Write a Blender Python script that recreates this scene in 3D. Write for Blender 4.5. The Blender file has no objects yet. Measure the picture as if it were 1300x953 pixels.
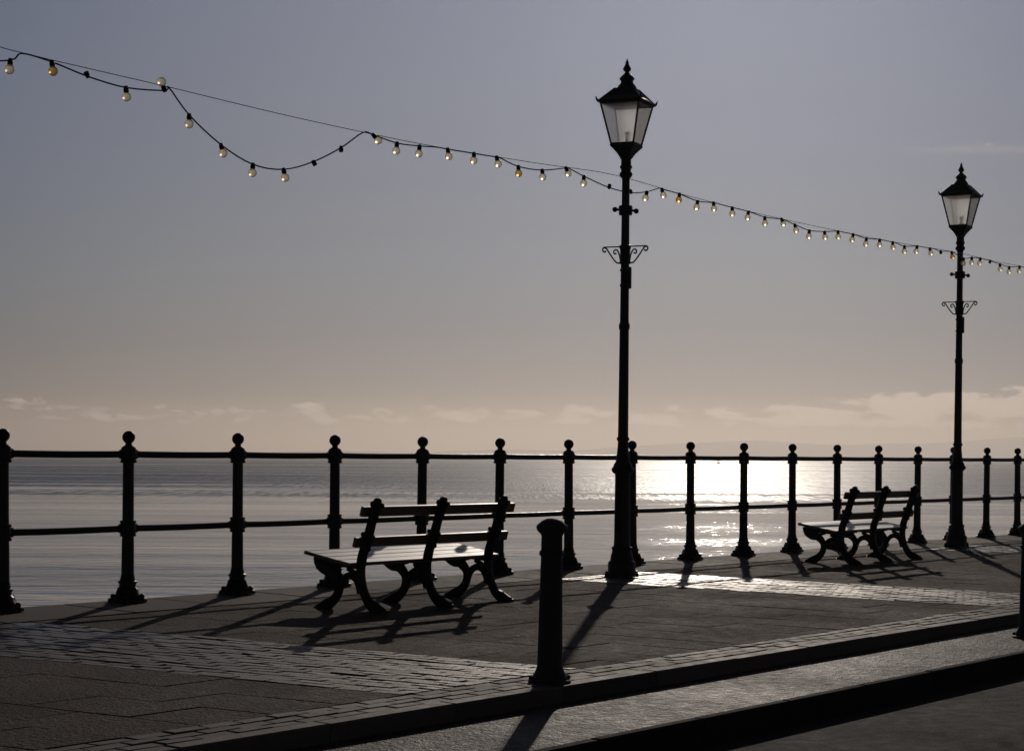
import bpy, bmesh, math, random
from mathutils import Vector, Matrix
random.seed(7)
R = math.radians
sc = bpy.context.scene
COL = sc.collection

# ------------------------------------------------------------------ frame of the promenade
# s runs along the railing (away from the camera), n runs from the railing towards the road, z is up
P0 = Vector((-3.532, 13.134)); U = Vector((0.6018, 0.7986)); N = Vector((0.7986, -0.6018))
ROT = math.atan2(U.y, U.x)
CAM_Z = 1.1
SEA_Z = -4.0
SPACING = 1.134
FALL = .02          # the paving falls gently from the railing to the kerb
SKEW = .165         # the brick bands cross the promenade slightly askew

def P(s, n, z=0.0):
    p = P0 + U * s + N * n
    return Vector((p.x, p.y, z))

# ------------------------------------------------------------------ object helpers
def tag(o, label=None, cat=None, group=None, kind=None):
    if label: o['label'] = label
    if cat: o['category'] = cat
    if group: o['group'] = group
    if kind: o['kind'] = kind
    return o

def empty(name, loc, rz=0.0):
    o = bpy.data.objects.new(name, None)
    o.empty_display_size = 0.2
    o.location = loc
    o.rotation_euler = (0, 0, rz)
    COL.objects.link(o)
    return o

def obj(name, bm, mat, parent=None, sharp=40):
    me = bpy.data.meshes.new(name)
    bmesh.ops.recalc_face_normals(bm, faces=bm.faces[:])
    bm.to_mesh(me); bm.free()
    me.materials.append(mat)
    if sharp is not None:
        for p in me.polygons: p.use_smooth = True
        me.set_sharp_from_angle(angle=R(sharp))
    o = bpy.data.objects.new(name, me)
    COL.objects.link(o)
    if parent: o.parent = parent
    return o

def part(name, bm, mat, parent, loc=(0, 0, 0), rot=(0, 0, 0), sharp=40):
    o = obj(name, bm, mat, parent, sharp)
    o.location = loc; o.rotation_euler = rot
    return o

def copy_tree(o, parent=None):
    c = o.copy(); COL.objects.link(c)
    c.parent = parent
    for ch in list(o.children): copy_tree(ch, c)
    return c

# ------------------------------------------------------------------ mesh helpers
def lathe(bm, prof, seg=24, c=(0, 0, 0)):
    c = Vector(c); rings = []
    for r, z in prof:
        if r < 1e-5: rings.append([bm.verts.new(c + Vector((0, 0, z)))])
        else: rings.append([bm.verts.new(c + Vector((r * math.cos(2 * math.pi * k / seg), r * math.sin(2 * math.pi * k / seg), z))) for k in range(seg)])
    for a, b in zip(rings, rings[1:]):
        for k in range(seg):
            l = (k + 1) % seg
            if len(a) == 1 and len(b) == 1: continue
            if len(a) == 1: bm.faces.new((a[0], b[l], b[k]))
            elif len(b) == 1: bm.faces.new((a[k], a[l], b[0]))
            else: bm.faces.new((a[k], a[l], b[l], b[k]))
    if len(rings[0]) > 1: bm.faces.new(rings[0][::-1])
    if len(rings[-1]) > 1: bm.faces.new(rings[-1])

def ballprof(r, z, k=8):
    return [(r * math.sin(math.pi * i / k), z - r * math.cos(math.pi * i / k)) for i in range(k + 1)]

def ball(bm, c, r, seg=14):
    lathe(bm, ballprof(r, 0), seg, c)

def box(bm, x0, x1, y0, y1, z0, z1, bev=0.0):
    g = bmesh.ops.create_cube(bm, size=1.0)
    vs = g['verts']
    for v in vs:
        v.co = Vector((x0 + (v.co.x + .5) * (x1 - x0), y0 + (v.co.y + .5) * (y1 - y0), z0 + (v.co.z + .5) * (z1 - z0)))
    if bev > 0:
        es = list({e for v in vs for e in v.link_edges})
        bmesh.ops.bevel(bm, geom=es, offset=bev, segments=2, affect='EDGES', profile=.5)

def tube(bm, pts, rad, seg=10, cap=True):
    pts = [Vector(p) for p in pts]
    rads = rad if isinstance(rad, (list, tuple)) else [rad] * len(pts)
    up = Vector((0, 0, 1)); prev = None; rings = []
    for i, p in enumerate(pts):
        d = (pts[min(i + 1, len(pts) - 1)] - pts[max(i - 1, 0)]).normalized()
        if prev is None:
            a = d.cross(up)
            if a.length < 1e-3: a = d.cross(Vector((1, 0, 0)))
            a.normalize()
        else:
            a = (prev - d * prev.dot(d)).normalized()
        prev = a; b = d.cross(a)
        rings.append([bm.verts.new(p + (a * math.cos(2 * math.pi * k / seg) + b * math.sin(2 * math.pi * k / seg)) * rads[i]) for k in range(seg)])
    for A, B in zip(rings, rings[1:]):
        for k in range(seg):
            l = (k + 1) % seg
            bm.faces.new((A[k], A[l], B[l], B[k]))
    if cap:
        bm.faces.new(rings[0][::-1]); bm.faces.new(rings[-1])

def smooth(pts, k=5):
    """Catmull-Rom through tuples"""
    out = []
    for i in range(len(pts) - 1):
        p0 = pts[max(i - 1, 0)]; p1 = pts[i]; p2 = pts[i + 1]; p3 = pts[min(i + 2, len(pts) - 1)]
        for j in range(k):
            t = j / k
            out.append(tuple(.5 * (2 * b + (c - a) * t + (2 * a - 5 * b + 4 * c - d) * t * t + (3 * b - a - 3 * c + d) * t ** 3) for a, b, c, d in zip(p0, p1, p2, p3)))
    out.append(tuple(pts[-1]))
    return out

def ribbon(bm, prof, x0, x1, k=5):
    """a flat cast-iron member: curve (y, z, width) in the y-z plane, from x0 to x1, with softened edges"""
    q = smooth(prof, k); n = len(q)
    L, Rr = [], []
    for i, (y, z, w) in enumerate(q):
        a = q[max(i - 1, 0)]; b = q[min(i + 1, n - 1)]
        d = Vector((b[0] - a[0], b[1] - a[1])); d.normalize()
        m = Vector((-d.y, d.x)) * (w / 2)
        L.append((y + m.x, z + m.y)); Rr.append((y - m.x, z - m.y))
    e = (x1 - x0) * .22
    def ring(i):
        (ly, lz), (ry, rz) = L[i], Rr[i]
        cy, cz = (ly + ry) / 2, (lz + rz) / 2
        f = .72
        def mix(p): return (cy + (p[0] - cy) * f, cz + (p[1] - cz) * f)
        li, ri = mix(L[i]), mix(Rr[i])
        co = [(x0, *li), (x0 + e, ly, lz), (x1 - e, ly, lz), (x1, *li), (x1, *ri), (x1 - e, ry, rz), (x0 + e, ry, rz), (x0, *ri)]
        return [bm.verts.new(c) for c in co]
    rs = [ring(i) for i in range(n)]
    for A, B in zip(rs, rs[1:]):
        for k_ in range(8):
            l = (k_ + 1) % 8
            bm.faces.new((A[k_], A[l], B[l], B[k_]))
    bm.faces.new(rs[0][::-1]); bm.faces.new(rs[-1])

def stone(bm, x0, x1, y0, y1, zt, ch=.005, depth=.05, tilt=.0):
    tz = [random.uniform(-tilt, tilt) for _ in range(3)]
    cx, cy = (x0 + x1) / 2, (y0 + y1) / 2
    def h(x, y): return zt + tz[0] + tz[1] * (x - cx) / max(x1 - x0, .01) + tz[2] * (y - cy) / max(y1 - y0, .01)
    q = [(x0, y0), (x1, y0), (x1, y1), (x0, y1)]
    qi = [(x0 + ch, y0 + ch), (x1 - ch, y0 + ch), (x1 - ch, y1 - ch), (x0 + ch, y1 - ch)]
    B = [bm.verts.new((x, y, zt - depth)) for x, y in q]
    M = [bm.verts.new((x, y, h(x, y) - ch * .8)) for x, y in q]
    T = [bm.verts.new((x, y, h(x, y))) for x, y in qi]
    for k in range(4):
        l = (k + 1) % 4
        bm.faces.new((B[k], B[l], M[l], M[k])); bm.faces.new((M[k], M[l], T[l], T[k]))
    bm.faces.new(T)

# ------------------------------------------------------------------ materials
class NT:
    def __init__(self, name):
        self.m = bpy.data.materials.new(name); self.m.use_nodes = True
        self.t = self.m.node_tree; self.b = self.t.nodes['Principled BSDF']; self.out = self.t.nodes['Material Output']
    def n(self, t, **kw):
        nd = self.t.nodes.new(t)
        for k, v in kw.items():
            if k.startswith('i_'): nd.inputs[k[2:].replace('_', ' ')].default_value = v
            else: setattr(nd, k, v)
        return nd
    def l(self, a, b): self.t.links.new(a, b)
    def ramp(self, src, stops):
        r = self.n('ShaderNodeValToRGB'); e = r.color_ramp.elements
        while len(e) < len(stops): e.new(.5)
        for k, (p, c) in zip(e, stops):
            k.position = p; k.color = (*c, 1) if isinstance(c, tuple) else (c, c, c, 1)
        self.l(src, r.inputs[0]); return r.outputs[0]
    def math(self, op, a, b=None, clamp=False):
        m = self.n('ShaderNodeMath', operation=op, use_clamp=clamp)
        for i, v in enumerate((a, b)):
            if v is None: continue
            if isinstance(v, (int, float)): m.inputs[i].default_value = v
            else: self.l(v, m.inputs[i])
        return m.outputs[0]
    def obj(self): return self.n('ShaderNodeTexCoord').outputs['Object']
    def noise(self, vec, scale, detail=3, rough=.5, dist=0):
        k = self.n('ShaderNodeTexNoise'); k.inputs['Scale'].default_value = scale
        k.inputs['Detail'].default_value = detail; k.inputs['Roughness'].default_value = rough; k.inputs['Distortion'].default_value = dist
        self.l(vec, k.inputs['Vector']); return k.outputs[0]
    def bump(self, h, strength, dist, normal=None):
        b = self.n('ShaderNodeBump'); b.inputs['Strength'].default_value = strength; b.inputs['Distance'].default_value = dist
        self.l(h, b.inputs['Height'])
        if normal: self.l(normal, b.inputs['Normal'])
        return b.outputs[0]

def iron_mat(name, base, rough, flake=.5):
    k = NT(name); v = k.obj()
    n1 = k.noise(v, 14, 5, .6); n2 = k.noise(v, 160, 3, .6)
    k.l(k.ramp(n1, [(.3, tuple(c * .75 for c in base)), (.6, base), (.8, tuple(c * 1.3 + .004 for c in base))]), k.b.inputs['Base Color'])
    k.l(k.ramp(n1, [(.3, rough - .08), (.75, rough + .15)]), k.b.inputs['Roughness'])
    k.l(k.bump(n2, flake, .0012, k.bump(n1, .25, .004)), k.b.inputs['Normal'])
    return k.m

M = {}
M['iron'] = iron_mat('black_painted_iron', (.012, .012, .014), .42)
M['post_iron'] = iron_mat('brown_black_painted_iron', (.055, .045, .040), .52)
M['rail_iron'] = iron_mat('worn_rail_paint', (.014, .013, .013), .36, .35)
M['bollard_iron'] = iron_mat('bollard_paint', (.075, .068, .064), .6)
M['lamp_iron'] = iron_mat('lamp_paint', (.010, .012, .015), .42)

def wood_mat():
    k = NT('varnished_slats'); v = k.obj()
    mp = k.n('ShaderNodeMapping'); mp.inputs['Scale'].default_value = (2.0, 60, 60); k.l(v, mp.inputs[0])
    g = k.noise(mp.outputs[0], 1.0, 5, .6, .4); w = k.noise(v, 9, 4, .6)
    k.l(k.ramp(g, [(.3, (.05, .030, .020)), (.7, (.11, .070, .048))]), k.b.inputs['Base Color'])
    k.b.inputs['Specular IOR Level'].default_value = .9
    k.b.inputs['Coat Weight'].default_value = 1.0; k.b.inputs['Coat Roughness'].default_value = .48; k.b.inputs['Coat IOR'].default_value = 2.5
    k.l(k.ramp(w, [(.35, .40), (.7, .6)]), k.b.inputs['Roughness'])
    k.l(k.bump(g, .35, .002), k.b.inputs['Normal'])
    return k.m
M['wood'] = wood_mat()

def stone_mat(name, c0, c1, r0, r1, spec=.5, grain=230, gb=.6, gd=.003, worn=0):
    k = NT(name); v = k.obj()
    rnd = k.n('ShaderNodeNewGeometry').outputs['Random Per Island']
    big = k.noise(v, .9, 4, .6); med = k.noise(v, 11, 4, .6); fine = k.noise(v, grain, 2, .7); spk = k.noise(v, grain * .45, 2, .6)
    f = k.math('ADD', k.math('MULTIPLY', rnd, .45), k.math('MULTIPLY', k.math('ADD', big, med), .3))
    col = k.ramp(f, [(.2, c0), (.8, c1)])
    mx = k.n('ShaderNodeMix', data_type='RGBA', blend_type='MULTIPLY'); mx.inputs[0].default_value = .8
    k.l(col, mx.inputs[6]); k.l(k.ramp(fine, [(.3, .45), (.7, 1.5)]), mx.inputs[7])
    k.l(mx.outputs[2], k.b.inputs['Base Color'])
    ro = k.ramp(k.math('ADD', k.math('MULTIPLY', big, .5), k.math('MULTIPLY', med, .5)), [(.35, r0), (.65, r1)])
    if worn:      # smoother where people walk, beside the railing
        sy = k.n('ShaderNodeSeparateXYZ'); k.l(v, sy.inputs[0])
        wr = k.n('ShaderNodeMapRange'); wr.interpolation_type = 'SMOOTHSTEP'
        wr.inputs[1].default_value = -2.7; wr.inputs[2].default_value = -1.1; wr.inputs[4].default_value = worn; k.l(sy.outputs[1], wr.inputs[0])
        ro = k.math('SUBTRACT', ro, wr.outputs[0])
    k.l(ro, k.b.inputs['Roughness'])
    k.b.inputs['Specular IOR Level'].default_value = spec
    k.l(k.bump(fine, gb, gd, k.bump(spk, gb * .8, gd * 2.0, k.bump(med, .5, .006))), k.b.inputs['Normal'])
    return k.m
M['slab'] = stone_mat('paving_slabs', (.072, .045, .030), (.130, .086, .058), .70, .90, .22, 60, 1.0, .016)
M['brick'] = stone_mat('clay_pavers', (.16, .122, .102), (.30, .245, .21), .44, .62, .42, 120, .5, .003, .16)
M['kerb'] = stone_mat('kerb_bricks', (.14, .105, .086), (.25, .198, .165), .58, .76, .3, 200, .5, .0025)
M['coping'] = stone_mat('coping_stone', (.13, .10, .082), (.20, .162, .135), .66, .85, .25, 200, .5, .003)
M['mortar'] = stone_mat('dark_joint_fill', (.035, .030, .026), (.05, .044, .038), .8, .95, .2)
M['tarmac'] = stone_mat('gritty_tarmac', (.042, .036, .032), (.07, .061, .055), .50, .7, .3, 55, 1.0, .022)
M['road'] = stone_mat('dark_asphalt', (.018, .017, .017), (.03, .028, .027), .75, .9, .2, 120, .8, .005)

def sea_mat():
    k = NT('sea_water')
    pos = k.n('ShaderNodeNewGeometry').outputs['Position']
    sep = k.n('ShaderNodeSeparateXYZ'); k.l(pos, sep.inputs[0])
    def stretched(sx, sy):
        mp = k.n('ShaderNodeMapping'); mp.inputs['Scale'].default_value = (sx, sy, 1); k.l(pos, mp.inputs[0]); return mp.outputs[0]
    # long low swell, ripples, and wind-roughened patches farther out
    swell = k.noise(stretched(.022, .17), 1, 4, .55, .4)
    ripple = k.noise(stretched(.45, .8), 1, 3, .55, .4)
    chop = k.noise(stretched(1.6, 2.2), 1, 3, .6)
    band = k.noise(stretched(.0016, .011), 1, 3, .55, .6)
    streak = k.noise(stretched(.0025, .022), 1, 5, .68, .7)
    far = k.n('ShaderNodeMapRange'); far.interpolation_type = 'SMOOTHSTEP'
    far.inputs[1].default_value = 100; far.inputs[2].default_value = 440; k.l(sep.outputs[1], far.inputs[0])
    b = k.math('ADD', k.math('MULTIPLY', band, .5), k.math('MULTIPLY', streak, .7))
    b = k.math('ADD', b, k.math('MULTIPLY', far.outputs[0], .17))
    wind = k.n('ShaderNodeMapRange'); wind.interpolation_type = 'SMOOTHSTEP'
    wind.inputs[1].default_value = .62; wind.inputs[2].default_value = .80; k.l(b, wind.inputs[0])
    glow = k.n('ShaderNodeMapRange'); glow.interpolation_type = 'SMOOTHSTEP'
    glow.inputs[1].default_value = .36; glow.inputs[2].default_value = .58; k.l(k.noise(stretched(1.2, .022), 1, 2, .6), glow.inputs[0])
    lane = k.n('ShaderNodeMapRange'); lane.interpolation_type = 'SMOOTHSTEP'
    lane.inputs[1].default_value = .36; lane.inputs[2].default_value = .64; lane.inputs[3].default_value = .30; lane.inputs[4].default_value = 1.0
    k.l(k.noise(stretched(.0035, .035), 1, 4, .6, .8), lane.inputs[0])
    glint = k.n('ShaderNodeMapRange'); glint.interpolation_type = 'SMOOTHSTEP'
    glint.inputs[1].default_value = .43; glint.inputs[2].default_value = .60; k.l(k.noise(stretched(3.0, .10), 1, 2, .6), glint.inputs[0])
    wd = k.math('MULTIPLY', wind.outputs[0], far.outputs[0])
    wd = k.math('MULTIPLY', wd, k.math('ADD', .20, k.math('MULTIPLY', k.math('MULTIPLY', glint.outputs[0], glow.outputs[0]), 1.5)))
    k.l(k.math('MINIMUM', k.math('ADD', k.math('MULTIPLY', lane.outputs[0], .14), k.math('MULTIPLY', wd, .95)), .57), k.b.inputs['Roughness'])
    k.b.inputs['Base Color'].default_value = (.010, .048, .105, 1)
    k.b.inputs['IOR'].default_value = 1.33
    def bmp(h, s, d, nrm=None):
        bp = k.n('ShaderNodeBump'); bp.inputs['Distance'].default_value = d
        if isinstance(s, float): bp.inputs['Strength'].default_value = s
        else: k.l(s, bp.inputs['Strength'])
        k.l(h, bp.inputs['Height'])
        if nrm: k.l(nrm, bp.inputs['Normal'])
        return bp.outputs[0]
    n1 = bmp(swell, k.math('MULTIPLY', lane.outputs[0], .75), .42)
    n2 = bmp(ripple, k.math('MULTIPLY', lane.outputs[0], .9), .155, n1)
    n3 = bmp(chop, k.math('ADD', .05, k.math('MULTIPLY', wd, .6)), .28, n2)
    k.l(n3, k.b.inputs['Normal'])
    return k.m
M['sea'] = sea_mat()

def plain(name, col, rough=.7):
    k = NT(name); v = k.obj()
    k.l(k.ramp(k.noise(v, .004 if 'hill' in name else 3, 5, .6), [(.3, tuple(c * .7 for c in col)), (.7, tuple(c * 1.25 for c in col))]), k.b.inputs['Base Color'])
    k.b.inputs['Roughness'].default_value = rough
    return k.m
M['hill'] = plain('hill_cover', (.06, .075, .045), .9)
M['buoy'] = plain('buoy_paint', (.02, .02, .02), .6)

def glass_bulb(name, tint, trans, clear):
    k = NT(name); t = k.t
    t.nodes.remove(k.b)
    g = k.n('ShaderNodeBsdfGlass'); g.inputs['Color'].default_value = (*tint, 1); g.inputs['Roughness'].default_value = .03; g.inputs['IOR'].default_value = 1.4
    tp = k.n('ShaderNodeBsdfTransparent'); tp.inputs['Color'].default_value = (*tint, 1)
    rf = k.n('ShaderNodeBsdfRefraction'); rf.inputs['Color'].default_value = (*tint, 1); rf.inputs['Roughness'].default_value = .5; rf.inputs['IOR'].default_value = 1.25
    tr = k.n('ShaderNodeBsdfTranslucent'); tr.inputs['Color'].default_value = (*trans, 1)
    def mix(f, a, b):
        m = k.n('ShaderNodeMixShader')
        if isinstance(f, float): m.inputs[0].default_value = f
        else: k.l(f, m.inputs[0])
        k.l(a, m.inputs[1]); k.l(b, m.inputs[2]); return m.outputs[0]
    dust = k.ramp(k.noise(k.obj(), 60, 3, .6), [(.35, .25), (.65, .85)])
    frost = mix(dust, tr.outputs[0], rf.outputs[0])
    body = mix(clear, frost, tp.outputs[0])
    lw = k.n('ShaderNodeLayerWeight'); lw.inputs[0].default_value = .35
    edge = k.ramp(lw.outputs['Facing'], [(.2, .15), (.7, 1.0)])
    k.l(mix(edge, body, g.outputs[0]), k.out.inputs['Surface'])
    return k.m
M['bulb'] = glass_bulb('clear_bulb_glass', (.96, .89, .74), (.85, .72, .50), .70)
M['amber'] = glass_bulb('amber_bulb_glass', (.86, .68, .38), (.55, .38, .16), .62)

def pane_mat():
    k = NT('frosted_pane'); k.t.nodes.remove(k.b)
    tr = k.n('ShaderNodeBsdfTranslucent'); tp = k.n('ShaderNodeBsdfTransparent'); gl = k.n('ShaderNodeBsdfGlossy')
    gl.inputs['Roughness'].default_value = .2; tp.inputs['Color'].default_value = (.93, .92, .9, 1)
    nz = k.noise(k.obj(), 9, 4, .6)
    k.l(k.ramp(nz, [(.3, (.62, .60, .56)), (.7, (.85, .83, .78))]), tr.inputs['Color'])
    rf = k.n('ShaderNodeBsdfRefraction'); rf.inputs['Roughness'].default_value = .47; rf.inputs['IOR'].default_value = 1.45; rf.inputs['Color'].default_value = (1, .99, .97, 1)
    m0 = k.n('ShaderNodeMixShader'); m0.inputs[0].default_value = .92
    k.l(tr.outputs[0], m0.inputs[1]); k.l(rf.outputs[0], m0.inputs[2])
    m1 = k.n('ShaderNodeMixShader'); m1.inputs[0].default_value = .38
    k.l(m0.outputs[0], m1.inputs[1]); k.l(tp.outputs[0], m1.inputs[2])
    m2 = k.n('ShaderNodeMixShader'); m2.inputs[0].default_value = .04
    k.l(m1.outputs[0], m2.inputs[1]); k.l(gl.outputs[0], m2.inputs[2])
    k.l(m2.outputs[0], k.out.inputs['Surface'])
    return k.m
M['pane'] = pane_mat()

# ------------------------------------------------------------------ SETTING
def in_frame(o): o.location = P(0, 0, 0); o.rotation_euler = (math.atan(FALL), 0, ROT); return o
def G(s, n, dz=0.0): return P(s, n, -FALL * n + dz)
def skewed(bm):
    for v in bm.verts: v.co.x -= SKEW * v.co.y
    return bm
# local coordinates of the frame: x = s, y = -n
S0, S1 = -60.0, 140.0

def ground_box(name, n0, n1, zt, zb, mat):
    bm = bmesh.new(); box(bm, S0, S1, -n1, -n0, zb, zt)
    return tag(in_frame(obj(name, bm, mat)), kind='structure')
ground_box('promenade_ground', -.165, 4.98, -.016, -5.0, M['mortar'])
ground_box('lower_ground', 4.98, 5.83, -.080, -5.0, M['tarmac'])
ground_box('road', 5.83, 60.0, -.20, -6.0, M['road'])

BANDS = [(-9.3, -7.85), (-1.90, -.37), (5.55, 7.03), (13.45, 14.9), (21.3, 22.75)]
def in_band(a, b):
    return [(x0, x1) for x0, x1 in BANDS if x1 > a and x0 < b]

# slabs: courses across the promenade between the brick bands
bm = bmesh.new()
edges = [S0 * .25] + [e for b in BANDS for e in b] + [36.0]
for a, b in zip(edges[0::2], edges[1::2]):
    k = max(1, round((b - a) / .45)); w = (b - a) / k
    for i in range(k):
        off = random.uniform(0, .6)
        y = .62
        while y < 4.61:
            l = .6 if y > .63 else .2 + off * .66
            y1 = min(y + l, 4.61)
            if 4.61 - y1 < .12: y1 = 4.61
            stone(bm, a + i * w + .002, a + (i + 1) * w - .002, -y1 + .002, -y - .002, 0, .003, .04, .0016)
            y = y1
tag(in_frame(obj('pavement', skewed(bm), M['slab'], sharp=None)), kind='structure')

# brick bands
bm = bmesh.new()
for x0, x1 in BANDS:
    k = round((x1 - x0) / .086); w = (x1 - x0) / k
    for i in range(k):
        y = .62 - (.105 if i % 2 else 0)
        while y < 4.60:
            ya, yb = max(y, .62), min(y + .21, 4.61)
            if yb - ya > .03:
                j1, j2 = random.uniform(-.006, .006), random.uniform(-.002, .002)
                stone(bm, x0 + i * w + .002, x0 + (i + 1) * w - .002 + j2, -yb + .002 + j1, -ya - .002, .002 + random.uniform(-.001, .001), .006, .04, .0036)
            y += .21
tag(in_frame(obj('brick_paving_bands', skewed(bm), M['brick'], sharp=None)), kind='structure')

# kerb border: three stretcher courses and the kerb edge
bm = bmesh.new()
s = S0 * .2
while s < 36:
    for j in range(3):
        o = (j % 2) * .105
        stone(bm, s + o + .003, s + o + .207, -(4.615 + (j + 1) * .09) + .003, -(4.615 + j * .09) - .003, .002, .006, .04, .0028)
    s += .21
s = S0 * .2
while s < 36:
    stone(bm, s + .003, s + .897, -5.0, -4.888, .003, .010, .10, .0015)
    s += .9
tag(in_frame(obj('kerb', bm, M['kerb'], sharp=None)), kind='structure')
# lower kerb edging
bm = bmesh.new(); s = S0 * .2
while s < 36:
    stone(bm, s + .003, s + .897, -5.85, -5.78, -.074, .010, .17, .0015)
    s += .9
tag(in_frame(obj('lower_kerb', bm, M['mortar'], sharp=None)), kind='structure')
# coping along the sea edge
bm = bmesh.new(); s = S0 * .2
while s < 60:
    l = random.uniform(.85, 1.15)
    stone(bm, s + .003, s + l - .003, -.617, .19, .004, .012, .15, .002)
    s += l
tag(in_frame(obj('coping_path', bm, M['coping'], sharp=None)), kind='structure')

# sea
bm = bmesh.new()
vs = [bm.verts.new(c) for c in ((-14000, -300, SEA_Z), (14000, -300, SEA_Z), (14000, 19000, SEA_Z), (-14000, 19000, SEA_Z))]
bm.faces.new(vs)
tag(obj('sea', bm, M['sea'], sharp=None), kind='structure')

# far shore hills
bm = bmesh.new()
prof = [(100, -1), (300, 3), (380, 6), (450, 7), (520, 5), (580, 8), (650, 10), (720, 9), (790, 14), (850, 18), (900, 20), (950, 23), (1000, 21), (1060, 18), (1120, 20), (1180, 21), (1250, 26), (1330, 31), (1420, 28), (1550, 20), (1800, 12), (2400, 4)]
D = 17000.0
fine = smooth(prof, 8); rows = []
for X, h in fine:
    x = (X - 650) / 2400 * D
    zt = max(SEA_Z - 1, CAM_Z + h * D / 2400 + random.uniform(-1.6, 1.6))
    rows.append([bm.verts.new((x * (1 + dy / D), D + dy, SEA_Z - .5 + (zt - SEA_Z) * f)) for dy, f in ((-900, 0), (-500, .35), (-150, .85), (0, 1), (350, .8), (1200, 0))])
for A, B in zip(rows, rows[1:]):
    for k in range(5): bm.faces.new((A[k], B[k], B[k + 1], A[k + 1]))
tag(obj('hills', bm, M['hill']), kind='structure')

# haze: one closed box of even, pale air round everything
HAZE = 1.3e-4
bm = bmesh.new(); box(bm, -14500, 14500, -600, 19800, -8.6, 245)
hm = bpy.data.materials.new('haze_air'); hm.use_nodes = True
ht = hm.node_tree; ht.nodes.remove(ht.nodes['Principled BSDF'])
pv = ht.nodes.new('ShaderNodeVolumePrincipled')
pv.inputs['Color'].default_value = (.97, .91, .85, 1); pv.inputs['Density'].default_value = HAZE; pv.inputs['Anisotropy'].default_value = .68
ht.links.new(pv.outputs[0], ht.nodes['Material Output'].inputs['Volume'])
tag(obj('haze', bm, hm, sharp=None), kind='stuff')

# ------------------------------------------------------------------ RAILING
rail = empty('seafront_railing', P(0, 0, 0), ROT)
tag(rail, 'dark iron seafront railing with ball topped posts and two round rails', 'railing')

def post_meshes():
    bm = bmesh.new()
    lathe(bm, [(.047, .20), (.045, .45), (.043, .50), (.043, .5), ], 20)
    # two rail sockets with raised lips
    lathe(bm, [(.043, .49), (.058, .492), (.062, .505), (.055, .512), (.058, .55), (.055, .588), (.062, .595), (.058, .608), (.042, .61)], 20)
    lathe(bm, [(.0425, .60), (.041, 1.05)], 20)
    lathe(bm, [(.041, 1.035), (.057, 1.037), (.062, 1.05), (.055, 1.057), (.060, 1.10), (.055, 1.140), (.052, 1.150), (.036, 1.163), (.028, 1.166)], 20)
    for zc in (.55, 1.10):                      # short collars round the rails
        for sx in (-1, 1):
            tube(bm, [(sx * .04, 0, zc), (sx * .073, 0, zc)], .036, 14)
    return bm
def finial():
    bm = bmesh.new()
    lathe(bm, [(.028, 1.160), (.024, 1.172), (.024, 1.178), (.031, 1.182)] , 18)
    lathe(bm, ballprof(.048, 1.226, 12), 20)
    return bm
def plinth():
    bm = bmesh.new()
    lathe(bm, [(.118, .004), (.118, .026), (.104, .030), (.098, .045), (.085, .075), (.078, .085), (.078, .10), (.062, .118), (.062, .140), (.070, .145), (.070, .158), (.058, .165), (.050, .20), (.047, .215)], 20)
    for k in range(4):
        a = math.pi / 4 + k * math.pi / 2
        c = (.105 * math.cos(a), .105 * math.sin(a), 0)
        lathe(bm, [(.040, .004), (.040, .028), (.030, .032), (.020, .036), (.020, .058), (.012, .064), (0, .066)], 8, c)
    for k in range(4):
        a = k * math.pi / 2
        ribbon_pts = [(.10 * math.cos(a), .10 * math.sin(a), .05), (.075 * math.cos(a), .075 * math.sin(a), .11)]
        tube(bm, ribbon_pts, .016, 8)
    return bm
post0 = part('post', post_meshes(), M['post_iron'], rail)
part('ball_finial', finial(), M['iron'], post0)
part('base_plinth', plinth(), M['iron'], post0)
first = True
I0, I1 = -4, 22
for i in range(I0, I1 + 1):
    p = post0 if first else copy_tree(post0, rail); first = False
    p.location = (i * SPACING, 0, .004)
    p.rotation_euler = (R(random.uniform(-.45, .45)), R(.25 + random.uniform(-.4, .4)), R(random.uniform(-3, 3)))
for nm, z, r in (('top_rail', 1.104, .0255), ('middle_rail', .554, .0245)):
    bm = bmesh.new()
    pts = []
    for i in range((I1 - I0) * 4 + 1):
        x = (I0 + i / 4) * SPACING
        sag = -.004 * math.sin(math.pi * ((i % 4) / 4))
        pts.append((x, 0, z + sag))
    tube(bm, pts, r, 14)
    part(nm, bm, M['rail_iron'], rail)

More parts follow.
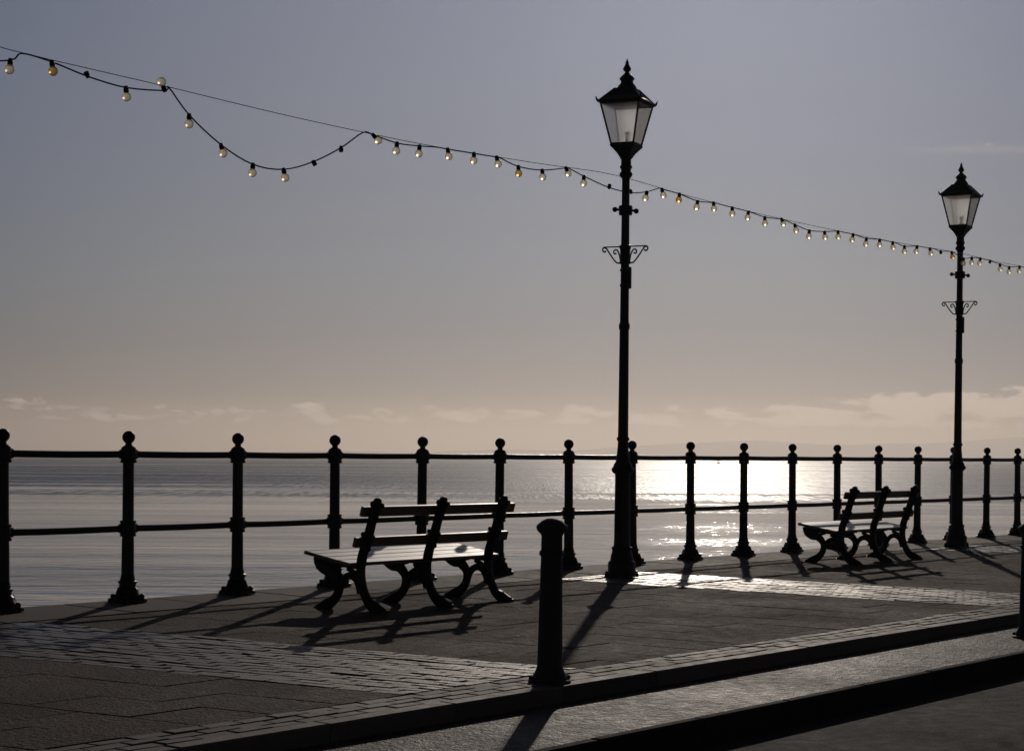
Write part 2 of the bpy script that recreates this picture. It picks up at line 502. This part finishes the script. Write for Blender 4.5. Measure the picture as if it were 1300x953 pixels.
# ------------------------------------------------------------------ BENCHES
def make_bench():
    root = empty('park_bench', (0, 0, 0), ROT)
    XS = (-.765, 0, .765); T = .026
    def support(x):
        bm = bmesh.new(); a, b = x - T, x + T
        ribbon(bm, [(.030, .765, 0.0672), (.050, .70, 0.0744), (.075, .63, 0.0648), (.098, .56, 0.0696), (.122, .50, 0.0792), (.150, .43, 0.0672), (.168, .37, 0.0720), (.178, .30, 0.0624), (.170, .22, 0.0576), (.145, .14, 0.0600), (.100, .070, 0.0696), (.040, .034, 0.0792), (-.045, .016, 0.0336)], a, b)
        ribbon(bm, [(.615, .345, 0.0360), (.57, .318, 0.0840), (.51, .292, 0.0936), (.455, .278, 0.0768), (.410, .240, 0.0648), (.388, .205, 0.0576), (.386, .160, 0.0576), (.406, .112, 0.0600), (.450, .068, 0.0696), (.515, .034, 0.0792), (.600, .016, 0.0336)], a, b)
        ribbon(bm, [(.160, .322, 0.0480), (.30, .330, 0.0456), (.45, .344, 0.0456), (.625, .362, 0.0360)], a + .003, b - .003)
        ribbon(bm, [(.182, .130, 0.0360), (.198, .190, 0.0432), (.228, .234, 0.0480), (.275, .252, 0.0528), (.326, .236, 0.0480), (.362, .195, 0.0432), (.384, .130, 0.0360)], a + .004, b - .004)
        ribbon(bm, [(.185, .250, 0.0288), (.235, .275, 0.0288), (.30, .300, 0.0288)], a + .006, b - .006)
        ribbon(bm, [(.47, .285, 0.0264), (.43, .302, 0.0264), (.37, .316, 0.0264)], a + .006, b - .006)
        # lobed head and bosses behind the slats
        for c, r in (((.020, .780), .030), ((-.010, .752), .024), ((.056, .764), .024), ((.028, .738), .038), ((.060, .690), .036), ((.112, .535), .036), ((.076, .530), .022), ((.148, .548), .020), ((.078, .610), .026), ((.150, .430), .034), ((.116, .445), .022), ((.172, .36), .034), ((.53, .285), .034), ((.585, .305), .026), ((.178, .17), .026), ((.385, .17), .026)):
            n = 12
            prof = [(a + .002, .55), (a + .008, .9), (x, 1.0), (b - .008, .9), (b - .002, .55)]
            rings = [[bm.verts.new((xx, c[0] + r * f * math.cos(2 * math.pi * k / n), c[1] + r * f * math.sin(2 * math.pi * k / n))) for k in range(n)] for xx, f in prof]
            for A, B in zip(rings, rings[1:]):
                for k in range(n): bm.faces.new((A[k], A[(k + 1) % n], B[(k + 1) % n], B[k]))
            bm.faces.new(rings[0][::-1]); bm.faces.new(rings[-1])
        for yy in (-.005, .56):
            box(bm, x - .036, x + .036, yy - .055, yy + .055, .000, .020, .004)
        return bm
    for x in XS: part('iron_support', support(x), M['iron'], root)
    # seat of four slats, front edge a little higher than the back edge
    bm = bmesh.new()
    for j in range(4):
        y0 = .195 + j * .114
        zc = .332 + .0189 * j + random.uniform(-.0008, .0008)
        b2 = bmesh.new(); box(b2, -.885 + random.uniform(-.004, .004), .925 + random.uniform(-.004, .004), -.0545, .0545, -.013, .013, .004)
        bmesh.ops.rotate(b2, verts=b2.verts[:], cent=(0, 0, 0), matrix=Matrix.Rotation(R(9.4), 3, 'X'))
        bmesh.ops.translate(b2, verts=b2.verts[:], vec=(0, y0 + .045, zc + .012))
        me = bpy.data.meshes.new('t'); b2.to_mesh(me); b2.free(); bm.from_mesh(me); bpy.data.meshes.remove(me)
    part('seat', bm, M['wood'], root, sharp=15)
    for y, z in ((.084, .712), (.152, .494)):   # back slats on the sitter's side of the irons
        bm = bmesh.new(); box(bm, -.868, .975, -.016, .016, -.036, .036, .006)
        part('back_slat', bm, M['wood'], root, (0, y, z), (R(17), 0, 0), sharp=15)
    return root
bench = make_bench()
bench.location = G(2.73, 1.74, .002); bench.scale = (.988, 1, 1.03)
tag(bench, 'larger nearer slatted bench with black iron scroll legs, left of the tall lamp post', 'bench', 'benches facing the sea')
b2 = copy_tree(bench)
b2.location = G(10.70, 1.53, .002); b2.scale = (1.01, 1, 1.04); b2.rotation_euler[2] = ROT + R(.8)
tag(b2, 'smaller farther slatted bench with black iron scroll legs, left of the distant lamp post', 'bench', 'benches facing the sea')

# ------------------------------------------------------------------ STREET LAMPS
def square_ring(bm, hw, z):
    return [bm.verts.new((sx * hw, sy * hw, z)) for sx, sy in ((-1, -1), (1, -1), (1, 1), (-1, 1))]
def square_loft(bm, prof):
    rs = [square_ring(bm, hw, z) for hw, z in prof]
    for A, B in zip(rs, rs[1:]):
        for k in range(4): bm.faces.new((A[k], A[(k + 1) % 4], B[(k + 1) % 4], B[k]))
    bm.faces.new(rs[0][::-1]); bm.faces.new(rs[-1])

def make_lamp():
    root = empty('street_lamp', (0, 0, 0))
    bm = bmesh.new()
    lathe(bm, [(.128, .003), (.128, .13), (.120, .145), (.108, .15), (.104, .19), (.094, .225), (.090, .25), (.096, .262), (.096, .275), (.078, .285), (.074, .35), (.070, .93), (.074, .95), (.094, .965), (.104, .985), (.104, 1.0), (.088, 1.02), (.084, 1.04), (.068, 1.06), (.058, 1.12), (.050, 1.2), (.048, 1.26)], 28)
    for k in range(4):
        a = math.pi / 4 + k * math.pi / 2
        lathe(bm, [(.022, .003), (.022, .03), (.016, .034), (.016, .055), (0, .06)], 8, (.150 * math.cos(a), .150 * math.sin(a), 0))
        tube(bm, [(.10 * math.cos(a), .10 * math.sin(a), .012), (.165 * math.cos(a), .165 * math.sin(a), .012)], .012, 8)
    base = part('base', bm, M['lamp_iron'], root)
    bm = bmesh.new(); box(bm, -.038, .038, -.006, .006, .40, .80, .003); tube(bm, [(.02, -.008, .60), (.02, -.014, .60)], .008, 8)
    part('access_door', bm, M['lamp_iron'], base, (0, -.072, 0))
    bm = bmesh.new()
    lathe(bm, [(.048, 1.255), (.058, 1.262), (.060, 1.28), (.052, 1.29), (.048, 1.30), (.043, 2.28), (.050, 2.29), (.052, 2.305), (.052, 2.325), (.046, 2.34), (.041, 2.35), (.036, 3.66), (.040, 3.68), (.058, 3.70), (.062, 3.715), (.056, 3.73), (.044, 3.742), (.048, 3.765), (.058, 3.775), (.058, 3.79), (.047, 3.80), (.046, 3.87)], 24)
    part('column', bm, M['lamp_iron'], root)
    # clamp with two knobs
    bm = bmesh.new()
    lathe(bm, [(.040, 3.335), (.060, 3.34), (.064, 3.36), (.060, 3.38), (.066, 3.40), (.062, 3.425), (.040, 3.43)], 18)
    tube(bm, [(-.105, 0, 3.395), (.105, 0, 3.375)], .011, 8)
    ball(bm, (-.105, 0, 3.396), .025); ball(bm, (.105, 0, 3.372), .025)
    part('clamp', bm, M['lamp_iron'], root)
    # ladder rest with scrolls
    bm = bmesh.new()
    tube(bm, [(-.215, 0, 3.05), (.215, 0, 3.05)], .006, 8)
    for sx in (-1, 1):
        pts = [(sx * .045, 0, 2.90), (sx * .075, 0, 2.90), (sx * .105, 0, 2.925), (sx * .150, 0, 2.985), (sx * .185, 0, 3.035), (sx * .215, 0, 3.044), (sx * .222, 0, 3.018), (sx * .200, 0, 3.005), (sx * .190, 0, 3.02)]
        tube(bm, smooth(pts, 4), .0075, 8)
        pts = [(sx * .045, 0, 2.92), (sx * .060, 0, 2.985), (sx * .085, 0, 3.022), (sx * .112, 0, 3.012), (sx * .106, 0, 2.985), (sx * .086, 0, 2.99)]
        tube(bm, smooth(pts, 4), .0075, 8)
        pts = [(0, sx * .04, 2.915), (0, sx * .065, 2.95), (0, sx * .085, 3.02), (0, sx * .11, 3.035), (0, sx * .115, 3.01)]
        tube(bm, smooth(pts, 4), .009, 8)
    lathe(bm, [(.038, 2.885), (.050, 2.89), (.052, 2.91), (.046, 2.93), (.046, 3.02), (.054, 3.035), (.054, 3.06), (.038, 3.065)], 18)
    part('ladder_rest', bm, M['lamp_iron'], root)
    bm = bmesh.new(); box(bm, .030, .062, -.016, .016, 2.66, 2.86, .004)
    for z in (2.69, 2.83): lathe(bm, [(.044, z - .012), (.047, z - .01), (.047, z + .01), (.044, z + .012)], 16)
    part('cable_box', bm, M['lamp_iron'], root)
    # lantern
    lan = bmesh.new()
    ZB, ZT, HB, HT = 3.985, 4.36, .108, .188
    lathe(lan, [(.046, 3.855), (.056, 3.86), (.058, 3.87), (.052, 3.878)], 20)
    square_loft(lan, [(.046, 3.868), (.054, 3.885), (.070, 3.912), (.092, 3.940), (.112, 3.964), (.119, 3.970), (.119, ZB), (.100, ZB + .004)])
    for sx, sy in ((-1, -1), (1, -1), (1, 1), (-1, 1)):
        tube(lan, [(sx * HB, sy * HB, ZB), (sx * HT, sy * HT, ZT)], .0095, 8)
    for (ax, ay), (bx, by) in (((-1, -1), (1, -1)), ((1, -1), (1, 1)), ((1, 1), (-1, 1)), ((-1, 1), (-1, -1))):
        tube(lan, [(ax * HT, ay * HT, ZT), (bx * HT, by * HT, ZT)], .011, 8)
        tube(lan, [(ax * HB, ay * HB, ZB + .006), (bx * HB, by * HB, ZB + .006)], .009, 8)
    # burner fitting inside
    lathe(lan, [(.03, ZB), (.03, ZB + .03), (.012, ZB + .035), (.012, ZB + .10), (.020, ZB + .105), (.020, ZB + .12), (.010, ZB + .125)], 12)
    lantern = part('lantern', lan, M['lamp_iron'], root)
    for k in range(4):
        pb = bmesh.new()
        t = .003
        vs = [pb.verts.new(c) for c in ((-HB + .006, -HB, ZB + .004), (HB - .006, -HB, ZB + .004), (HT - .006, -HT, ZT), (-HT + .006, -HT, ZT))]
        pb.faces.new(vs)
        part('pane', pb, M['pane'], lantern, rot=(0, 0, k * math.pi / 2), sharp=None)
    bm = bmesh.new()
    square_loft(bm, [(.190, 4.352), (.214, 4.366), (.216, 4.376), (.195, 4.385), (.150, 4.432), (.105, 4.480), (.085, 4.505)])
    for sx, sy in ((-1, -1), (1, -1), (1, 1), (-1, 1)):   # turned-up corner ears
        tube(bm, [(sx * .200, sy * .200, 4.368), (sx * .214, sy * .214, 4.385), (sx * .222, sy * .222, 4.415)], [.013, .011, .003], 8)
        tube(bm, [(sx * .205, sy * .205, 4.376), (sx * .086, sy * .086, 4.505)], .006, 6)
    lathe(bm, [(.092, 4.495), (.092, 4.512), (.084, 4.52), (.080, 4.535), (.062, 4.548), (.055, 4.575), (.062, 4.582), (.070, 4.59), (.070, 4.60), (.052, 4.622), (.040, 4.63)], 20)
    part('roof', bm, M['lamp_iron'], lantern)
    bm = bmesh.new()
    lathe(bm, [(.042, 4.622), (.034, 4.640), (.020, 4.65), (.020, 4.66), (.036, 4.675), (.038, 4.688), (.028, 4.71), (.014, 4.735), (.017, 4.742), (.010, 4.76), (0, 4.79)], 16)
    part('finial', bm, M['lamp_iron'], lantern)
    return root
lamp = make_lamp()
lamp.location = G(6.39, .90, .003); lamp.scale = (1.01, 1.01, 1.013)
lamp.rotation_euler = (0, R(.3), R(-24))
tag(lamp, 'taller looking nearer black lamp post with square glass lantern, between the two benches', 'street lamp', 'lamp posts on the promenade')
l2 = copy_tree(lamp)
l2.location = G(14.30, .75, .003); l2.rotation_euler = (0, R(.4), R(-24 - 6)); l2.scale = (1.01, 1.01, 1.024)
tag(l2, 'farther black lamp post with square glass lantern, right of the distant bench', 'street lamp', 'lamp posts on the promenade')

# ------------------------------------------------------------------ FESTOON LIGHTS (s along the railing, z)
fest = empty('festoon_lights', P(0, .93, 0), ROT)
tag(fest, 'string of clear and amber festoon bulbs on a thin wire between the lamp posts', 'string lights')
WIRE = [(-8.0, 3.86), (-1.6, 3.70), (-.60, 3.665), (.60, 3.648), (1.7, 3.626), (2.70, 3.620), (3.6, 3.628), (5.0, 3.672), (6.15, 3.716), (7.4, 3.672), (8.8, 3.645), (10.2, 3.640), (12.0, 3.650), (13.85, 3.690), (15.0, 3.680), (16.0, 3.690), (18.0, 3.68), (22.0, 3.76)]
def wire_z(s):
    for (a, za), (b, zb) in zip(WIRE, WIRE[1:]):
        if a <= s <= b: return za + (zb - za) * (s - a) / (b - a)
    return WIRE[-1][1]
bm = bmesh.new(); tube(bm, [(s, 0, z) for s, z in smooth(WIRE, 6)], .0028, 6)
part('support_wire', bm, M['iron'], fest)
# bulbs: s, height of the bulb's centre; 'a' amber, 'e' empty holder, 'u' bulb standing up
BULBS = [(-1.35, 3.50, ''), (-1.02, 3.49, ''), (-.69, 3.542, ''), (-.36, 3.588, 'a'), (-.06, 3.603, 'e'), (.27, 3.522, ''), (.62, 3.662, 'u'), (.85, 3.423, ''), (1.16, 3.256, ''), (1.48, 3.157, ''), (1.80, 3.160, ''), (2.12, 3.318, 'e'), (2.43, 3.465, 'e'), (2.80, 3.592, 't'), (3.09, 3.53, ''), (3.37, 3.545, ''), (3.73, 3.570, ''), (4.08, 3.578, ''), (4.39, 3.59, ''), (4.70, 3.548, 'a2'), (5.05, 3.560, ''), (5.41, 3.640, 't'), (5.69, 3.585, ''), (6.10, 3.59, 'e'), (6.47, 3.585, 'e'), (6.74, 3.567, ''), (7.0, 3.635, ''), (7.32, 3.612, 'a'), (7.66, 3.580, ''), (7.96, 3.600, ''), (8.33, 3.590, ''), (8.66, 3.585, ''), (9.0, 3.562, ''), (9.36, 3.595, 't'), (9.65, 3.551, ''), (9.98, 3.52, ''), (10.33, 3.543, ''), (10.65, 3.578, ''), (11.02, 3.588, ''), (11.35, 3.565, ''), (11.69, 3.592, ''), (12.03, 3.608, ''), (12.35, 3.568, ''), (12.70, 3.605, ''), (13.05, 3.620, ''), (13.37, 3.66, 'e'), (13.69, 3.630, 'a'), (14.05, 3.574, ''), (14.31, 3.606, ''), (14.58, 3.645, ''), (14.89, 3.675, 'e'), (15.21, 3.599, ''), (15.52, 3.590, ''), (15.88, 3.632, ''), (16.2, 3.62, ''), (16.52, 3.58, ''), (16.84, 3.60, '')]
HANG = .060
cable = []
for s, z, f in BULBS:
    cz = z + HANG if f not in ('u', 'e') else (z - .045 if f == 'u' else z)
    cz = min(cz, wire_z(s) - .004)
    cable.append((s, 0.0, cz))
# clips where the cable is tied up to the support wire
TIES = [-1.9, -.60, .66, 2.68, 3.58, 4.43, 5.46, 6.95, 8.1, 9.4, 10.8, 12.1, 13.2, 14.75, 16.05]
pts = sorted(cable + [(s, 0.0, wire_z(s) - .004) for s in TIES if all(abs(s - c[0]) > .03 for c in cable)])
pts = [(-8.0, 0, 3.80), (-3.2, 0, 3.60)] + pts + [(18.5, 0, 3.55), (22.0, 0, 3.74)]
cur = smooth(pts, 4)
bm = bmesh.new(); tube(bm, cur, .0055, 6)
part('lamp_cable', bm, M['iron'], fest)
def holder_bm():
    bm = bmesh.new()
    lathe(bm, [(.009, .012), (.014, .010), (.0155, -.004), (.018, -.010), (.018, -.030), (.015, -.034)], 12)
    return bm
def bulb_bm():
    bm = bmesh.new()
    lathe(bm, [(.012, -.028), (.0145, -.033), (.022, -.039), (.0295, -.050), (.0318, -.062), (.0295, -.075), (.022, -.086), (.011, -.0925), (0, -.0945)], 18)
    return bm
hold_me = None
for (s, z, f), c in zip(BULBS, cable):
    if hold_me is None:
        h = part('lampholder', holder_bm(), M['iron'], fest); hold_me = h.data
        b = part('bulb', bulb_bm(), M['bulb'], h); bulb_me = b.data
        am_me = bulb_me.copy(); am_me.materials.clear(); am_me.materials.append(M['amber'])
    else:
        h = bpy.data.objects.new('lampholder', hold_me); COL.objects.link(h); h.parent = fest
        b = None
        if f != 'e':
            b = bpy.data.objects.new('bulb', am_me if f.startswith('a') else bulb_me); COL.objects.link(b); b.parent = h
    if b is not None and f.startswith('a'): b['label'] = 'amber tinted bulb'
    h.location = c
    tx, ty = random.uniform(-14, 14), random.uniform(-16, 16)
    if f == 'u': ty, tx = 160, 8
    if f == 't': ty = -48
    if f == 'e': ty, tx = random.choice((-150, 20, 160, -30)), random.uniform(-30, 30)
    h.rotation_euler = (R(tx), R(ty), R(random.uniform(0, 360)) if f not in ('u', 't', 'e') else 0)

# ------------------------------------------------------------------ BOLLARDS
def make_bollard():
    root = empty('bollard', (0, 0, 0))
    bm = bmesh.new()
    lathe(bm, [(.088, .002), (.088, .022), (.083, .034), (.072, .054), (.065, .075), (.0625, .088), (.059, .30), (.053, .62), (.0525, .635)], 28)
    part('shaft', bm, M['bollard_iron'], root)
    bm = bmesh.new()
    lathe(bm, [(.0525, .630), (.059, .634), (.062, .645), (.059, .657), (.053, .662), (.052, .73), (.056, .742), (.068, .752), (.076, .765), (.078, .778), (.075, .786), (.066, .794), (.050, .808), (.030, .818), (.0, .822)], 28)
    part('cap', bm, M['bollard_iron'], root)
    bm = bmesh.new()
    lathe(bm, [(.106, .001), (.106, .010), (.102, .014), (.086, .017)], 28)
    for k in range(4):
        a = .3 + k * math.pi / 2
        lathe(bm, [(.012, .016), (.012, .030), (.007, .034), (0, .035)], 6, (.096 * math.cos(a), .096 * math.sin(a), 0))
    part('base_flange', bm, M['bollard_iron'], root)
    return root
bol = make_bollard()
bol.location = G(-.21, 4.84, .003); bol.scale = (1.08, 1.08, 1.06); bol.rotation_euler = (0, R(.6), 0)
tag(bol, 'dark iron bollard with domed cap standing on the brick kerb edge before the bench', 'bollard', 'iron bollards by the kerb')
bo2 = copy_tree(bol)
bo2.location = G(4.87, 5.46, -.080); bo2.scale = (1.08, 1.08, 1.02); bo2.rotation_euler = (0, R(.9), R(40))
tag(bo2, 'dark iron bollard cut by the right picture edge below the kerb', 'bollard', 'iron bollards by the kerb')

# ------------------------------------------------------------------ BUOY far out
bx, by = (912 - 650) / 2400 * 1900, 1900
bu = empty('buoy', (bx, by, SEA_Z))
tag(bu, 'small dark buoy far out on the glittering sea under the top rail', 'buoy')
bm = bmesh.new(); lathe(bm, [(1.6, -.6), (2.2, 0), (2.3, .5), (1.8, .9), (.5, 1.2)], 16)
part('float', bm, M['buoy'], bu)
bm = bmesh.new()
for k in range(4):
    a = k * math.pi / 2
    tube(bm, [(1.3 * math.cos(a), 1.3 * math.sin(a), .8), (.35 * math.cos(a), .35 * math.sin(a), 4.6)], .22, 6)
lathe(bm, [(.3, 4.4), (.7, 4.6), (.7, 5.6), (.1, 6.6)], 10)
part('tower', bm, M['buoy'], bu)

# ------------------------------------------------------------------ CAMERA
cam = bpy.data.cameras.new('camera'); co = bpy.data.objects.new('camera', cam); COL.objects.link(co)
cam.sensor_fit = 'HORIZONTAL'; cam.sensor_width = 36; cam.lens = 2400 / 1300 * 36
cam.shift_y = (580 - 476.5) / 1300
cam.clip_end = 60000; cam.clip_start = .1
co.matrix_world = Matrix.Translation((0, 0, CAM_Z)) @ Matrix.Rotation(R(90), 4, 'X') @ Matrix.Rotation(.006, 4, 'Z')
sc.camera = co

# ------------------------------------------------------------------ LIGHT
SUN_EL, SUN_AZ = R(18.3), R(6.4)     # azimuth clockwise from +Y
sd = Vector((math.sin(SUN_AZ) * math.cos(SUN_EL), math.cos(SUN_AZ) * math.cos(SUN_EL), math.sin(SUN_EL)))
sun = bpy.data.lights.new('sun', 'SUN'); so = bpy.data.objects.new('sun', sun); COL.objects.link(so)
sun.energy = 5.0; sun.angle = R(.53); sun.color = (1.0, .88, .755)
so.rotation_euler = (-sd).to_track_quat('-Z', 'Y').to_euler()
so.location = (0, 0, 20)

w = bpy.data.worlds.new('World'); sc.world = w; w.use_nodes = True
t = w.node_tree; bg = t.nodes['Background']
def wn(tp, **kw):
    n = t.nodes.new(tp)
    for k, v in kw.items(): setattr(n, k, v)
    return n
def wm(op, a, b=None, c=None, clamp=False):
    m = wn('ShaderNodeMath', operation=op, use_clamp=clamp)
    for i, v in enumerate((a, b, c)):
        if v is None: continue
        if isinstance(v, (int, float)): m.inputs[i].default_value = v
        else: t.links.new(v, m.inputs[i])
    return m.outputs[0]
def wrange(v, a, b, c=0, d=1):
    m = wn('ShaderNodeMapRange', interpolation_type='SMOOTHSTEP')
    for i, x in enumerate((a, b, c, d)): m.inputs[i + 1].default_value = x
    t.links.new(v, m.inputs[0]); return m.outputs[0]
sky = wn('ShaderNodeTexSky', sky_type='NISHITA', sun_disc=False)
sky.sun_elevation = SUN_EL; sky.sun_rotation = SUN_AZ
sky.air_density = 1.0; sky.dust_density = 1.0; sky.ozone_density = 1.5; sky.altitude = 10
tc = wn('ShaderNodeTexCoord'); sep = wn('ShaderNodeSeparateXYZ'); t.links.new(tc.outputs['Generated'], sep.inputs[0])
el = sep.outputs[2]; az = wm('ARCTAN2', sep.outputs[0], sep.outputs[1])
# low cumulus far beyond the bay
comb = wn('ShaderNodeCombineXYZ'); t.links.new(wm('MULTIPLY', az, 42), comb.inputs[0]); t.links.new(wm('MULTIPLY', el, 120), comb.inputs[1])
nz = wn('ShaderNodeTexNoise'); nz.inputs['Scale'].default_value = 1; nz.inputs['Detail'].default_value = 6; nz.inputs['Roughness'].default_value = .62; nz.inputs['Distortion'].default_value = .3
t.links.new(comb.outputs[0], nz.inputs['Vector'])
right = wrange(az, .05, .28)
top = wm('ADD', .030, wm('MULTIPLY', right, .010))
band = wm('MULTIPLY', wrange(el, .012, .019), wm('SUBTRACT', 1, wrange(wm('SUBTRACT', el, top), -.008, .004)))
cl = wrange(wm('ADD', wm('ADD', nz.outputs[0], wm('MULTIPLY', right, .10)), wm('MULTIPLY', wm('SUBTRACT', band, 1), .3)), .45, .57)
# one thin high streak
comb2 = wn('ShaderNodeCombineXYZ'); t.links.new(wm('MULTIPLY', az, 14), comb2.inputs[0]); t.links.new(wm('MULTIPLY', el, 160), comb2.inputs[1])
nz2 = wn('ShaderNodeTexNoise'); nz2.inputs['Scale'].default_value = 1; nz2.inputs['Detail'].default_value = 4
t.links.new(comb2.outputs[0], nz2.inputs['Vector'])
d = wm('DIVIDE', wm('SUBTRACT', wm('ADD', el, wm('MULTIPLY', az, .03)), .1645), .0022)
streak = wm('MULTIPLY', wm('EXPONENT', wm('MULTIPLY', wm('MULTIPLY', d, d), -1)), wm('MULTIPLY', wrange(az, .10, .24), wrange(nz2.outputs[0], .35, .7)))
mixc = wn('ShaderNodeMix', data_type='RGBA', blend_type='MULTIPLY'); mixc.inputs[0].default_value = 1
t.links.new(sky.outputs[0], mixc.inputs[6])
tint = wn('ShaderNodeValToRGB')
t.links.new(el, tint.inputs[0])
SKY_TINT = [(0.0, (1.1, .95, .92)), (.0167, (.54, .55, .78)), (.033, (.295, .385, .77)), (.06, (.30, .405, .79)), (.095, (.35, .49, .87)), (.227, (.45, .605, 1.03)), (.34, (.42, .54, .88)), (.6, (.21, .24, .34))]
te = tint.color_ramp.elements
while len(te) < len(SKY_TINT): te.new(.5)
for e, (p, c) in zip(te, SKY_TINT): e.position = p; e.color = (*c, 1)
away = wn('ShaderNodeMix', data_type='RGBA', blend_type='MULTIPLY'); away.inputs[7].default_value = (1.50, 1.38, 1.22, 1)
t.links.new(wrange(az, .02, -.26), away.inputs[0]); t.links.new(tint.outputs[0], away.inputs[6])
back = wn('ShaderNodeMix', data_type='RGBA', blend_type='MULTIPLY'); back.inputs[7].default_value = (.46, .40, .34, 1)  # added dimming of the unseen sky behind the camera, keeps kerb faces dark
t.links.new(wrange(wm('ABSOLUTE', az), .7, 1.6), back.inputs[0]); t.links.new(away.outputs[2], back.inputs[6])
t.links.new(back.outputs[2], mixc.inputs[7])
light = wn('ShaderNodeMix', data_type='RGBA', blend_type='MIX')
amt = wm('ADD', wm('MULTIPLY', cl, .8), wm('MULTIPLY', streak, .13), clamp=True)
t.links.new(amt, light.inputs[0]); t.links.new(mixc.outputs[2], light.inputs[6]); light.inputs[7].default_value = (42, 34, 28, 1)
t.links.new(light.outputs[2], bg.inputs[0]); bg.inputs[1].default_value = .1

# ------------------------------------------------------------------ RENDER SETTINGS
sc.view_settings.view_transform = 'Standard'; sc.view_settings.look = 'None'
sc.view_settings.gamma = 1.0; sc.view_settings.use_curve_mapping = False
sc.view_settings.exposure = -2.7
sc.cycles.max_bounces = 8; sc.cycles.volume_bounces = 1
